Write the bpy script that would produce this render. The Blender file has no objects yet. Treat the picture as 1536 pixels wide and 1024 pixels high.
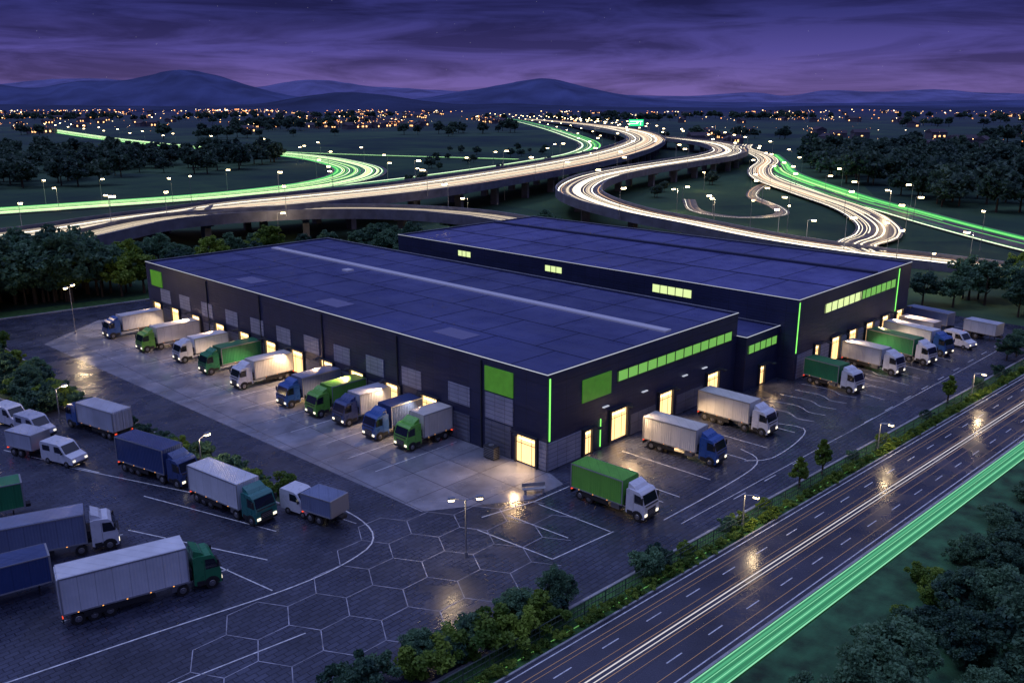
import bpy, math, random
import numpy as np
from mathutils import Vector, Matrix
random.seed(7); rng=np.random.default_rng(7)
SC=bpy.context.scene; COL=SC.collection
SC.view_settings.view_transform='Standard'; SC.view_settings.look='None'; SC.view_settings.exposure=0

# ------------------------------------------------------------------ materials
def nodes(m):
    m.use_nodes=True; nt=m.node_tree; return nt,nt.nodes,nt.links
def mat(name,col,rough=.6,metal=0,emis=None,es=0,noise=0,nscale=3,bump=0,bscale=20,spec=.5,coat=0):
    m=bpy.data.materials.new(name); nt,N,L=nodes(m); b=N['Principled BSDF']
    b.inputs['Base Color'].default_value=(*col,1); b.inputs['Roughness'].default_value=rough
    b.inputs['Metallic'].default_value=metal; b.inputs['Specular IOR Level'].default_value=spec
    b.inputs['Coat Weight'].default_value=coat
    tc=N.new('ShaderNodeTexCoord')
    if noise:
        n=N.new('ShaderNodeTexNoise'); n.inputs['Scale'].default_value=nscale; n.inputs['Detail'].default_value=6
        L.new(tc.outputs['Object'],n.inputs['Vector'])
        mr=N.new('ShaderNodeMapRange'); mr.inputs['From Min'].default_value=.3; mr.inputs['From Max'].default_value=.7
        mr.inputs['To Min'].default_value=1-noise; mr.inputs['To Max'].default_value=1+noise
        L.new(n.outputs['Fac'],mr.inputs['Value'])
        mx=N.new('ShaderNodeVectorMath'); mx.operation='SCALE'; mx.inputs[0].default_value=col
        L.new(mr.outputs[0],mx.inputs['Scale']); L.new(mx.outputs[0],b.inputs['Base Color'])
        m2=N.new('ShaderNodeMapRange'); m2.inputs['To Min'].default_value=max(.03,rough-.15); m2.inputs['To Max'].default_value=min(1,rough+.15)
        L.new(n.outputs['Fac'],m2.inputs['Value']); L.new(m2.outputs[0],b.inputs['Roughness'])
    if bump:
        n=N.new('ShaderNodeTexNoise'); n.inputs['Scale'].default_value=bscale; L.new(tc.outputs['Object'],n.inputs['Vector'])
        bp=N.new('ShaderNodeBump'); bp.inputs['Strength'].default_value=bump; bp.inputs['Distance'].default_value=.05
        L.new(n.outputs['Fac'],bp.inputs['Height']); L.new(bp.outputs[0],b.inputs['Normal'])
    if emis:
        b.inputs['Emission Color'].default_value=(*emis,1); b.inputs['Emission Strength'].default_value=es
        m.cycles.emission_sampling='NONE' if es<2.5 else 'AUTO'
    return m
def glow(name,col,s,sample=False):
    m=mat(name,(.02,.02,.02),.5,emis=col,es=s); m.cycles.emission_sampling='AUTO' if sample else 'NONE'; return m

def paver(name,c1,c2,cm,bw,rh,mort,rough0,rough1,bump=.3,angle=0,nb=.45,offset=.5,nscale=.12,spec=.5):
    """paved / slab ground, damp: patchy roughness"""
    m=bpy.data.materials.new(name); nt,N,L=nodes(m); b=N['Principled BSDF']; b.inputs['Specular IOR Level'].default_value=spec
    tc=N.new('ShaderNodeTexCoord'); mp=N.new('ShaderNodeMapping'); mp.inputs['Rotation'].default_value=(0,0,angle)
    L.new(tc.outputs['Object'],mp.inputs['Vector'])
    br=N.new('ShaderNodeTexBrick'); br.offset=offset
    br.inputs['Scale'].default_value=1; br.inputs['Brick Width'].default_value=bw; br.inputs['Row Height'].default_value=rh
    br.inputs['Mortar Size'].default_value=mort; br.inputs['Mortar Smooth'].default_value=.3
    br.inputs['Color1'].default_value=(*c1,1); br.inputs['Color2'].default_value=(*c2,1); br.inputs['Mortar'].default_value=(*cm,1)
    L.new(mp.outputs[0],br.inputs['Vector'])
    n=N.new('ShaderNodeTexNoise'); n.inputs['Scale'].default_value=nscale; n.inputs['Detail'].default_value=8; n.inputs['Roughness'].default_value=.6
    L.new(tc.outputs['Object'],n.inputs['Vector'])
    mr=N.new('ShaderNodeMapRange'); mr.inputs['From Min'].default_value=.3; mr.inputs['From Max'].default_value=.7
    mr.inputs['To Min'].default_value=1-nb; mr.inputs['To Max'].default_value=1+nb; L.new(n.outputs['Fac'],mr.inputs['Value'])
    vm=N.new('ShaderNodeVectorMath'); vm.operation='SCALE'; L.new(br.outputs['Color'],vm.inputs[0]); L.new(mr.outputs[0],vm.inputs['Scale'])
    L.new(vm.outputs[0],b.inputs['Base Color'])
    n2=N.new('ShaderNodeTexNoise'); n2.inputs['Scale'].default_value=.35; n2.inputs['Detail'].default_value=9; L.new(tc.outputs['Object'],n2.inputs['Vector'])
    r=N.new('ShaderNodeMapRange'); r.inputs['From Min'].default_value=.35; r.inputs['From Max'].default_value=.65
    r.inputs['To Min'].default_value=rough0; r.inputs['To Max'].default_value=rough1; L.new(n2.outputs['Fac'],r.inputs['Value']); L.new(r.outputs[0],b.inputs['Roughness'])
    n3=N.new('ShaderNodeTexNoise'); n3.inputs['Scale'].default_value=9; n3.inputs['Detail'].default_value=4; L.new(tc.outputs['Object'],n3.inputs['Vector'])
    ad=N.new('ShaderNodeMath'); ad.operation='MULTIPLY_ADD'; L.new(br.outputs['Fac'],ad.inputs[0]); ad.inputs[1].default_value=-.6; L.new(n3.outputs['Fac'],ad.inputs[2])
    bp=N.new('ShaderNodeBump'); bp.inputs['Strength'].default_value=bump; bp.inputs['Distance'].default_value=.04
    L.new(ad.outputs[0],bp.inputs['Height']); L.new(bp.outputs[0],b.inputs['Normal'])
    return m

def cladding(name,c1,c2,cm,bw,rh,mort,rough=.4,ripple=0,metal=0,bs=.6):
    """wall panels: seams along (x+y, z), fine ribs"""
    m=bpy.data.materials.new(name); nt,N,L=nodes(m); b=N['Principled BSDF']
    tc=N.new('ShaderNodeTexCoord'); sp=N.new('ShaderNodeSeparateXYZ'); L.new(tc.outputs['Object'],sp.inputs[0])
    a=N.new('ShaderNodeMath'); a.operation='ADD'; L.new(sp.outputs[0],a.inputs[0]); L.new(sp.outputs[1],a.inputs[1])
    cb=N.new('ShaderNodeCombineXYZ'); L.new(a.outputs[0],cb.inputs[0]); L.new(sp.outputs[2],cb.inputs[1])
    br=N.new('ShaderNodeTexBrick'); br.offset=0; br.inputs['Scale'].default_value=1
    br.inputs['Brick Width'].default_value=bw; br.inputs['Row Height'].default_value=rh; br.inputs['Mortar Size'].default_value=mort
    br.inputs['Color1'].default_value=(*c1,1); br.inputs['Color2'].default_value=(*c2,1); br.inputs['Mortar'].default_value=(*cm,1)
    L.new(cb.outputs[0],br.inputs['Vector'])
    n=N.new('ShaderNodeTexNoise'); n.inputs['Scale'].default_value=.4; n.inputs['Detail'].default_value=6; L.new(tc.outputs['Object'],n.inputs['Vector'])
    mr=N.new('ShaderNodeMapRange'); mr.inputs['To Min'].default_value=.6; mr.inputs['To Max'].default_value=1.4; L.new(n.outputs['Fac'],mr.inputs['Value'])
    vm=N.new('ShaderNodeVectorMath'); vm.operation='SCALE'; L.new(br.outputs['Color'],vm.inputs[0]); L.new(mr.outputs[0],vm.inputs['Scale'])
    L.new(vm.outputs[0],b.inputs['Base Color']); b.inputs['Roughness'].default_value=rough; b.inputs['Metallic'].default_value=metal
    w=N.new('ShaderNodeMath'); w.operation='SINE'; k=N.new('ShaderNodeMath'); k.operation='MULTIPLY'
    L.new(sp.outputs[2] if ripple>=0 else a.outputs[0],k.inputs[0]); k.inputs[1].default_value=abs(ripple) if ripple else 20; L.new(k.outputs[0],w.inputs[0])
    s2=N.new('ShaderNodeMath'); s2.operation='MULTIPLY_ADD'; L.new(br.outputs['Fac'],s2.inputs[0]); s2.inputs[1].default_value=-2
    s3=N.new('ShaderNodeMath'); s3.operation='MULTIPLY'; L.new(w.outputs[0],s3.inputs[0]); s3.inputs[1].default_value=.5; L.new(s3.outputs[0],s2.inputs[2])
    bp=N.new('ShaderNodeBump'); bp.inputs['Strength'].default_value=bs; bp.inputs['Distance'].default_value=.04
    L.new(s2.outputs[0],bp.inputs['Height']); L.new(bp.outputs[0],b.inputs['Normal'])
    return m

def leafmat(name,dark,light):
    m=bpy.data.materials.new(name); nt,N,L=nodes(m); b=N['Principled BSDF']
    tc=N.new('ShaderNodeTexCoord'); n=N.new('ShaderNodeTexNoise'); n.inputs['Scale'].default_value=.7; n.inputs['Detail'].default_value=3
    L.new(tc.outputs['Object'],n.inputs['Vector'])
    oi=N.new('ShaderNodeObjectInfo'); ad=N.new('ShaderNodeMath'); ad.operation='MULTIPLY_ADD'; L.new(oi.outputs['Random'],ad.inputs[0]); ad.inputs[1].default_value=.35; L.new(n.outputs['Fac'],ad.inputs[2])
    r=N.new('ShaderNodeValToRGB'); r.color_ramp.elements[0].position=.42; r.color_ramp.elements[0].color=(*dark,1); r.color_ramp.elements[1].position=.85; r.color_ramp.elements[1].color=(*light,1)
    L.new(ad.outputs[0],r.inputs[0]); L.new(r.outputs[0],b.inputs['Base Color']); b.inputs['Roughness'].default_value=.6
    b.inputs['Specular IOR Level'].default_value=.3
    tr=N.new('ShaderNodeBsdfTranslucent'); L.new(r.outputs[0],tr.inputs[0]); ms=N.new('ShaderNodeMixShader'); ms.inputs[0].default_value=.3
    L.new(b.outputs[0],ms.inputs[1]); L.new(tr.outputs[0],ms.inputs[2]); L.new(ms.outputs[0],N['Material Output'].inputs[0])
    return m

M={}
M['asphalt']=paver('asphalt_pavers',(.034,.040,.068),(.052,.06,.098),(.014,.016,.03),1.0,.5,.045,.14,.42,.38,nb=.5)
M['concrete']=paver('concrete_slabs',(.17,.18,.225),(.23,.24,.295),(.06,.06,.08),5,5,.05,.08,.32,.10,offset=0,nb=.35,nscale=.3)
M['road']=paver('road_asphalt',(.034,.036,.056),(.040,.042,.064),(.028,.03,.045),60,9,.02,.14,.40,.3,nb=.45)
M['highway']=mat('highway_asphalt',(.15,.13,.11),.35,noise=.3,nscale=.1)
M['kerb']=mat('kerb_concrete',(.3,.31,.34),.6,noise=.2,nscale=1)
M['white_paint']=mat('white_paint',(.62,.64,.68),.45,noise=.35,nscale=2)
M['hex_paint']=mat('hex_overlay_paint',(.30,.31,.38),.5,noise=.6,nscale=.8)
M['dirt']=mat('planting_soil',(.03,.055,.02),.9,noise=.4,nscale=2,bump=.6,bscale=6)
M['pier']=mat('pier_concrete',(.12,.125,.17),.8,noise=.3,nscale=.4)
M['steel']=mat('steel',(.35,.37,.42),.4,.8)
M['darksteel']=mat('dark_steel',(.05,.055,.07),.5,.4)
M['warmlamp']=glow('lamp_glass',(1,.76,.38),20)
M['leaf_dark']=leafmat('foliage_dark',(.020,.062,.055),(.12,.24,.13))
M['leaf_green']=leafmat('foliage_green',(.05,.12,.02),(.24,.35,.05))
M['leaf_far']=leafmat('foliage_far',(.028,.065,.062),(.085,.15,.10))
M['bark']=mat('bark',(.06,.045,.035),.9,noise=.3,nscale=4)

# ------------------------------------------------------------------ mesh builder
class MB:
    def __init__(s): s.v=[]; s.f=[]; s.m=[]; s.mats=[]
    def mi(s,m):
        if m not in s.mats: s.mats.append(m)
        return s.mats.index(m)
    def face(s,pts,m):
        b=len(s.v); s.v+= [tuple(p) for p in pts]; s.f.append(tuple(range(b,b+len(pts)))); s.m.append(s.mi(m))
    def box(s,x0,x1,y0,y1,z0,z1,m,R=None):
        if x0>x1:x0,x1=x1,x0
        if y0>y1:y0,y1=y1,y0
        b=len(s.v); P=[(x,y,z) for z in(z0,z1) for (x,y) in((x0,y0),(x1,y0),(x1,y1),(x0,y1))]
        if R is not None: P=[tuple(R@Vector(p)) for p in P]
        s.v+=P; k=s.mi(m)
        for f in((0,3,2,1),(4,5,6,7),(0,1,5,4),(1,2,6,5),(2,3,7,6),(3,0,4,7)):
            s.f.append(tuple(b+i for i in f)); s.m.append(k)
    def prism(s,prof,y0,y1,m,inset=0):
        b=len(s.v); n=len(prof); s.v+=[(x,y0,z) for x,z in prof]+[(x,y1,z) for x,z in prof]; k=s.mi(m)
        s.f.append(tuple(b+i for i in range(n))); s.m.append(k)
        s.f.append(tuple(b+n+i for i in reversed(range(n)))); s.m.append(k)
        for i in range(n):
            j=(i+1)%n; s.f.append((b+i,b+n+i,b+n+j,b+j)); s.m.append(k)
    def cyl(s,p0,p1,r0,r1,m,n=10):
        p0=Vector(p0);p1=Vector(p1); d=(p1-p0).normalized(); a=d.orthogonal().normalized(); c=d.cross(a); b=len(s.v); k=s.mi(m)
        for p,r in((p0,r0),(p1,r1)):
            for i in range(n):
                t=2*math.pi*i/n; s.v.append(tuple(p+a*math.cos(t)*r+c*math.sin(t)*r))
        for i in range(n):
            j=(i+1)%n; s.f.append((b+i,b+j,b+n+j,b+n+i)); s.m.append(k)
        s.f.append(tuple(b+i for i in reversed(range(n)))); s.m.append(k); s.f.append(tuple(b+n+i for i in range(n))); s.m.append(k)
    def mesh(s,name):
        me=bpy.data.meshes.new(name); me.from_pydata(s.v,[],s.f)
        for m in s.mats: me.materials.append(m)
        me.polygons.foreach_set('material_index',s.m); me.update(); return me
    def obj(s,name,parent=None,loc=(0,0,0),rz=0,bevel=0,smooth=False):
        o=bpy.data.objects.new(name,s.mesh(name)); COL.objects.link(o); o.location=loc; o.rotation_euler=(0,0,rz)
        if parent: o.parent=parent
        if bevel:
            bm=o.modifiers.new('b','BEVEL'); bm.width=bevel; bm.segments=2; bm.limit_method='ANGLE'; bm.angle_limit=math.radians(40)
        return o
def empty(name,loc=(0,0,0)):
    o=bpy.data.objects.new(name,None); o.location=loc; o.empty_display_size=.1; COL.objects.link(o); return o
def light(name,loc,e,col=(1,.68,.36),r=.15,parent=None,down=None):
    l=bpy.data.lights.new(name,'SPOT' if down else 'POINT'); l.energy=e; l.color=col; l.shadow_soft_size=r
    o=bpy.data.objects.new(name,l); o.location=loc; COL.objects.link(o)
    if down:
        l.spot_size=math.radians(125); l.spot_blend=.7; o.rotation_euler=Vector(down).to_track_quat('-Z','Y').to_euler()
    if parent: o.parent=parent
    return o
# site frame for far terrain: X lateral, Y along the valley
def V(X,Y): return (.695*X+.719*Y-64.05, -.719*X+.695*Y-56.8)

# ------------------------------------------------------------------ sky
w=bpy.data.worlds.new('World'); SC.world=w; w.use_nodes=True; nt=w.node_tree; N=nt.nodes; L=nt.links
bg=N['Background']; tc=N.new('ShaderNodeTexCoord'); sp=N.new('ShaderNodeSeparateXYZ'); L.new(tc.outputs['Generated'],sp.inputs[0])
cr=N.new('ShaderNodeValToRGB'); els=cr.color_ramp.elements
stops=[(0,(.03,.03,.08)),(.002,(.165,.110,.33)),(.02,(.135,.095,.31)),(.05,(.075,.062,.26)),(.085,(.034,.034,.165)),(.12,(.019,.021,.115)),(.22,(.02,.026,.10)),(.45,(.09,.11,.30)),(.75,(.38,.44,.92)),(1,(.44,.51,1.05))]
els[0].position=stops[0][0]; els[0].color=(*stops[0][1],1); els[1].position=stops[-1][0]; els[1].color=(*stops[-1][1],1)
for p,c in stops[1:-1]:
    e=els.new(p); e.color=(*c,1)
L.new(sp.outputs[2],cr.inputs[0])
mp=N.new('ShaderNodeMapping'); mp.inputs['Scale'].default_value=(2.0,2.0,17); mp.inputs['Location'].default_value=(.3,.1,.35); L.new(tc.outputs['Generated'],mp.inputs[0])
cn=N.new('ShaderNodeTexNoise'); cn.inputs['Scale'].default_value=2.4; cn.inputs['Detail'].default_value=9; cn.inputs['Roughness'].default_value=.6; cn.inputs['Distortion'].default_value=.6; L.new(mp.outputs[0],cn.inputs['Vector'])
mr=N.new('ShaderNodeMapRange'); mr.inputs['From Min'].default_value=.38; mr.inputs['From Max'].default_value=.60; mr.inputs['To Min'].default_value=.5; mr.inputs['To Max'].default_value=1.15; L.new(cn.outputs['Fac'],mr.inputs['Value'])
vm=N.new('ShaderNodeVectorMath'); vm.operation='SCALE'; L.new(cr.outputs[0],vm.inputs[0]); L.new(mr.outputs[0],vm.inputs['Scale'])
vo=N.new('ShaderNodeTexVoronoi'); vo.inputs['Scale'].default_value=110; L.new(tc.outputs['Generated'],vo.inputs['Vector'])
st=N.new('ShaderNodeMapRange'); st.inputs['From Min'].default_value=.0; st.inputs['From Max'].default_value=.045; st.inputs['To Min'].default_value=.3; st.inputs['To Max'].default_value=0; L.new(vo.outputs['Distance'],st.inputs['Value'])
va=N.new('ShaderNodeVectorMath'); va.operation='ADD'; L.new(vm.outputs[0],va.inputs[0])
cs=N.new('ShaderNodeCombineXYZ')
for i in range(3): L.new(st.outputs[0],cs.inputs[i])
L.new(cs.outputs[0],va.inputs[1]); L.new(va.outputs[0],bg.inputs[0]); bg.inputs[1].default_value=1.0
sun=bpy.data.lights.new('sun','SUN'); sun.energy=.6; sun.angle=math.radians(12); sun.color=(.62,.70,1)
so=bpy.data.objects.new('sun',sun); COL.objects.link(so); so.rotation_euler=Vector((-.45,.5,1.0)).to_track_quat('Z','Y').to_euler()

# ------------------------------------------------------------------ terrain
m=bpy.data.materials.new('terrain_grass_hazed'); nt,N,L=nodes(m); b=N['Principled BSDF']; tc=N.new('ShaderNodeTexCoord')
n1=N.new('ShaderNodeTexNoise'); n1.inputs['Scale'].default_value=.012; n1.inputs['Detail'].default_value=12; n1.inputs['Roughness'].default_value=.7; L.new(tc.outputs['Object'],n1.inputs['Vector'])
vf=N.new('ShaderNodeTexVoronoi'); vf.inputs['Scale'].default_value=.006; L.new(tc.outputs['Object'],vf.inputs['Vector'])
sx=N.new('ShaderNodeSeparateXYZ'); L.new(vf.outputs['Color'],sx.inputs[0])
fa=N.new('ShaderNodeMath'); fa.operation='MULTIPLY_ADD'; L.new(sx.outputs[0],fa.inputs[0]); fa.inputs[1].default_value=.22; L.new(n1.outputs['Fac'],fa.inputs[2])
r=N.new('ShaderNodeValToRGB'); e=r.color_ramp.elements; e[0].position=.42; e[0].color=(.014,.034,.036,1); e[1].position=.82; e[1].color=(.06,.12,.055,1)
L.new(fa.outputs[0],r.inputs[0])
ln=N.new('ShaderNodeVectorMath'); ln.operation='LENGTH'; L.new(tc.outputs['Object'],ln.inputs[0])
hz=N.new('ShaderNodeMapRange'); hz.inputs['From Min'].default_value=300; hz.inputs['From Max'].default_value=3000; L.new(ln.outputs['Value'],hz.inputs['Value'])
mx=N.new('ShaderNodeMix'); mx.data_type='RGBA'; L.new(hz.outputs[0],mx.inputs['Factor']); L.new(r.outputs[0],mx.inputs[6]); mx.inputs[7].default_value=(.045,.052,.11,1)  # aerial haze put into the base colour, bluer with distance
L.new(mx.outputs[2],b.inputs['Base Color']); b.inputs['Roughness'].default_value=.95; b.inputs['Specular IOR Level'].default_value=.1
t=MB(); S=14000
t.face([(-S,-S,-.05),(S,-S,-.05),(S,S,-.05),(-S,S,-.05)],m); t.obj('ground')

def hills(name,R,depth,pts,col,seed,amp):
    rr=np.random.default_rng(seed); ks=np.array([p[0] for p in pts]); hs=np.array([p[1] for p in pts])
    nx=300; ny=18; xs=np.linspace(ks[0],ks[-1],nx); h=np.interp(xs,ks,hs)
    ker=np.ones(7)/7; h=np.convolve(np.pad(h,3,'edge'),ker,'valid')
    n=np.zeros(nx)
    for o in (6,13,29,61,110): n+=np.sin(xs*o*2+rr.random()*9)*amp*6/o
    mm=mat(name+'_slope',col,.95,noise=.35,nscale=.004,spec=.05)  # slope colour includes painted aerial haze, paler on farther ridges
    V3=[]
    for j in range(ny):
        q=j/(ny-1); prof=math.sin(math.pi*q)**.9 if 0<q<1 else 0
        for i in range(nx):
            Y=R+(q-.5)*depth+rr.normal()*depth*.006; X=xs[i]*Y
            x,y=V(X,Y); z=max(-3,(h[i]+n[i])*prof*(1+(.13*math.sin(xs[i]*95+j*.9)+.08*math.sin(xs[i]*210-j*1.7))*(1-prof)**.5)+(0 if 0<q<1 else -4))
            V3.append((x,y,z))
    me=bpy.data.meshes.new(name); F=[(j*nx+i,j*nx+i+1,(j+1)*nx+i+1,(j+1)*nx+i) for j in range(ny-1) for i in range(nx-1)]
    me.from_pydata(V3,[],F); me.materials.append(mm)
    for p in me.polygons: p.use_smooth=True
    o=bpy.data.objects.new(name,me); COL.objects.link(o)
def hp(R,l): return [((x-768)/1359.0, 38+k/1359.0*R) for x,k in l]
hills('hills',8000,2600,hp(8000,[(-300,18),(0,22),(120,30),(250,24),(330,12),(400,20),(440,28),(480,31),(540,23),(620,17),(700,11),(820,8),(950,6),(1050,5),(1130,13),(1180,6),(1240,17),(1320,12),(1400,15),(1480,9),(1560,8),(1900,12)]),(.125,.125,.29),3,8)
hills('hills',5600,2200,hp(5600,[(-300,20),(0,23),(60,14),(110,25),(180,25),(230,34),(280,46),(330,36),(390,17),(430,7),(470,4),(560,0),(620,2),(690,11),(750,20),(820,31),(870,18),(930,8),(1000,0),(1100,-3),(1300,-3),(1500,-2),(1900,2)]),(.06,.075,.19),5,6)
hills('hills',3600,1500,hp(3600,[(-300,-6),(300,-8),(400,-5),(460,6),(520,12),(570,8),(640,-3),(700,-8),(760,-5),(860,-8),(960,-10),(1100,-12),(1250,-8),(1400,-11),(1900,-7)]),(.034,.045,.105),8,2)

# ------------------------------------------------------------------ highways
def cat(P,step=6):
    P=np.array(P,float); A=np.vstack([2*P[0]-P[1],P,2*P[-1]-P[-2]]); out=[]
    for i in range(1,len(A)-2):
        p0,p1,p2,p3=A[i-1],A[i],A[i+1],A[i+2]; n=max(3,int(np.linalg.norm((p2-p1)[:2])/step))
        for k in range(n):
            t=k/n; out.append(.5*((2*p1)+(-p0+p2)*t+(2*p0-5*p1+4*p2-p3)*t*t+(-p0+3*p1-3*p2+p3)*t**3))
    out.append(P[-1]); return np.array(out)
def normals(C):
    T=np.gradient(C[:,:2],axis=0); T/=np.linalg.norm(T,axis=1)[:,None]+1e-9; return np.stack([-T[:,1],T[:,0]],1)
def ribbon(mb,C,Nn,a,b_,z0,z1,m,i0=0,i1=None):
    i1=len(C) if i1 is None else i1; base=len(mb.v); k=mb.mi(m)
    for i in range(i0,i1):
        aa=a(i) if callable(a) else a; bb=b_(i) if callable(b_) else b_
        mb.v.append((C[i,0]+Nn[i,0]*aa,C[i,1]+Nn[i,1]*aa,C[i,2]+z0)); mb.v.append((C[i,0]+Nn[i,0]*bb,C[i,1]+Nn[i,1]*bb,C[i,2]+z1))
    for i in range(i1-i0-1):
        mb.f.append((base+2*i,base+2*i+2,base+2*i+3,base+2*i+1)); mb.m.append(k)
ROADS=[]; LAMPSPOTS=[]
LW=[glow('light_trail_white',(1,.84,.58),2.1),glow('light_trail_warm',(1,.60,.32),1.2),glow('light_trail_soft',(.95,.78,.56),.95),glow('light_trail_bright',(1,.93,.74),4.0)]  # trail palettes: added glow for vehicle light trails, no fixtures in the deck
LG=[glow('light_trail_green',(.22,1,.20),1.1),glow('light_trail_lime',(.6,1,.32),1.6),glow('light_trail_deep_green',(.06,.7,.14),.6),glow('light_trail_pale_green',(.78,1,.6),2.4)]
def highway(name,P,W,lines,pal,seed,elev=True,lum=.5,lamps=0,lh=8,le=0):
    C=cat([p[:3] for p in P],5); Wd=cat([(p[0],p[1],w) for p,w in zip(P,W)],5)[:,2]; Nn=normals(C); ROADS.append((C,Wd))
    mb=MB(); h=lambda i:Wd[i]/2
    ribbon(mb,C,Nn,lambda i:-h(i),h,0,0,M['highway'])
    if elev:
        for sgn in(-1,1):
            f=lambda i:sgn*h(i); g=lambda i:sgn*(h(i)-.3)
            ribbon(mb,C,Nn,f,f,-1.8,1.0,M['pier']); ribbon(mb,C,Nn,g,g,0,1.0,M['pier']); ribbon(mb,C,Nn,f,g,1.0,1.0,M['kerb'])
        ribbon(mb,C,Nn,lambda i:-h(i),h,-1.8,-1.8,M['pier'])
        acc=0
        for i in range(1,len(C)):
            acc+=np.linalg.norm(C[i,:2]-C[i-1,:2])
            if acc>24 and C[i,2]>3.2:
                acc=0
                for q in((-.3,.3) if Wd[i]>18 else (0,)):
                    x=C[i,0]+Nn[i,0]*q*Wd[i]; y=C[i,1]+Nn[i,1]*q*Wd[i]
                    R=Matrix.Translation((x,y,0))@Matrix.Rotation(math.atan2(Nn[i,1],Nn[i,0]),4,'Z')
                    mb.box(-1.3,1.3,-.9,.9,-.2,C[i,2]-2.6,M['pier'],R); mb.box(-2.8,2.8,-1.1,1.1,C[i,2]-2.6,C[i,2]-1.81,M['pier'],R)
    o=mb.obj(name)
    rr=random.Random(seed); lb=MB()
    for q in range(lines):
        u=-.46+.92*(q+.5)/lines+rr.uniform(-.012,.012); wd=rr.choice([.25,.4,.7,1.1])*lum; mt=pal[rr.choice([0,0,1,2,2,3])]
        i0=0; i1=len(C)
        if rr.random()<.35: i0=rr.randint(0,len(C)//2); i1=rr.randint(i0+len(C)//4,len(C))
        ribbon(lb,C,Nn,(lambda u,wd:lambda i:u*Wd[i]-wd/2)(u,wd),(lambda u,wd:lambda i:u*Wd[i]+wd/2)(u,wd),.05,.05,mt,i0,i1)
    lb.obj('light_trail_ribbons',o)  # vehicle light trails as flat glowing ribbons
    if lamps:
        acc=0; s=1; k=0
        for i in range(2,len(C)-1):
            acc+=np.linalg.norm(C[i,:2]-C[i-1,:2])
            if acc>lamps:
                acc=0; s=-s; k+=1; off=s*(Wd[i]/2+.4)
                LAMPSPOTS.append((C[i,0]+Nn[i,0]*off,C[i,1]+Nn[i,1]*off,C[i,2]-(.6 if elev else 0),lh,le if k%2==0 else 0,math.atan2(-s*Nn[i,1],-s*Nn[i,0])))
    return o
Mp=[(-60,205,3),(-20,196,3),(16.2,197.8,3),(36.3,194.1,5),(59.2,179.4,8),(89.2,173.3,9),(129.5,177.2,9),(183,192.2,9),(248.8,214.6,9),(331.1,249.2,9),(428.3,300.5,9),(519.4,360.3,9),(634.5,460.8,9),(792.1,617.5,7),(1002.1,855.5,4),(1242.3,1165.5,1)]
highway('elevated_highway',Mp,[28,28,29,29,31,31,31,31,31,30,30,30,32,32,32,32],26,LW,1,lum=.95,lamps=34)
Rp=[(-60,140,3),(-30,148,3.5),(-13.7,155,4),(14.8,160.7,6.5),(36.7,165.2,8),(62.6,162,8),(81.9,150,8),(93.9,132,8),(98,111,8),(100,92.5,7)]
highway('elevated_ramp',Rp,[12]*10,10,LW,2,lum=.6,lamps=40)
Sp=[(165,-60,.2),(158.5,-15.3,.4),(156.1,-4.8,.5),(153.3,13.8,1),(153,33.1,1),(151.9,56.6,2),(150.4,78.7,4),(147.7,97.9,6),(152,118,8),(174.9,141.7,8),(214,165,8),(258.2,180,8),(315.6,192.9,8),(371.1,205.6,8),(429.8,231.9,8),(498.4,285.8,8),(537.9,340.1,8),(572.1,400.2,8),(662.5,502.6,8),(832.4,676.4,5),(1060,900,2)]
highway('curved_flyover',Sp,[13]*8+[14,16,17,18,20,22,22,22,20,20,20,20,20],14,LW,3,lum=.75,lamps=36)
Tp=[(500,262,8),(452.2,236,8),(437,216,6),(412,196,4),(367.1,176.4,2.5),(326.1,150.4,1.5),(280.8,107.9,1),(243.6,73.5,1),(208.8,50,1),(184,40,1),(166,38,1.1),(156,30,1.15)]
highway('slip_road',Tp,[13]*10+[11,9],12,LW,4,elev=False,lum=.75,lamps=36)
highway('valley_road',[(525.9,258,.3),(440,205,.3),(373.2,164.1,.3),(287.1,92,.3),(250.4,56.2,.3),(221.8,27.7,.3),(192.7,-5.2,.3),(165,-45,.3)],[18]*8,16,LG,5,elev=False,lum=.9,lamps=38)
highway('valley_road',[(-30,300,.3),(24.8,289.7,.3),(59.9,285,.3),(99.5,281,.3),(136,283.9,.3),(175.7,296.9,.3),(215.4,327.4,.3),(248.4,375.8,.3),(277.4,461,.3),(286,554.3,.3),(286.2,699.5,.3),(307.2,896.5,.3),(359.5,1203.1,.3)],[24,24,24,24,26,28,30,30,28,26,26,26,26],22,LG,6,elev=False,lum=1.0,lamps=36,lh=9)
highway('valley_road',[(307,896,.34),(290,700,.34),(300,520,.34),(358.6,347.5,.34)],[10]*4,5,LG,7,elev=False,lum=1.3)
highway('valley_road',[(100,262,.2),(132.6,267.6,.2),(191,281,.2),(256.7,297.1,.2),(344.7,325.4,.2),(443.2,367,.2),(551.2,442.2,.2),(674.7,565.6,.2),(879.6,787.4,.2),(1142.6,1089,.2),(1438.7,1457.2,.2)],[12,12,13,14,15,17,20,24,26,28,28],12,LG,8,elev=False,lum=1.1,lamps=50)
highway('service_road',[(330,148,.1),(300,140,.1),(262,122,.1),(236,98,.1),(216,86,.1),(200,92,.1),(205,112,.1),(235,135,.1)],[5]*8,3,LW,9,elev=False,lum=.3,lamps=30,lh=6)

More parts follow.
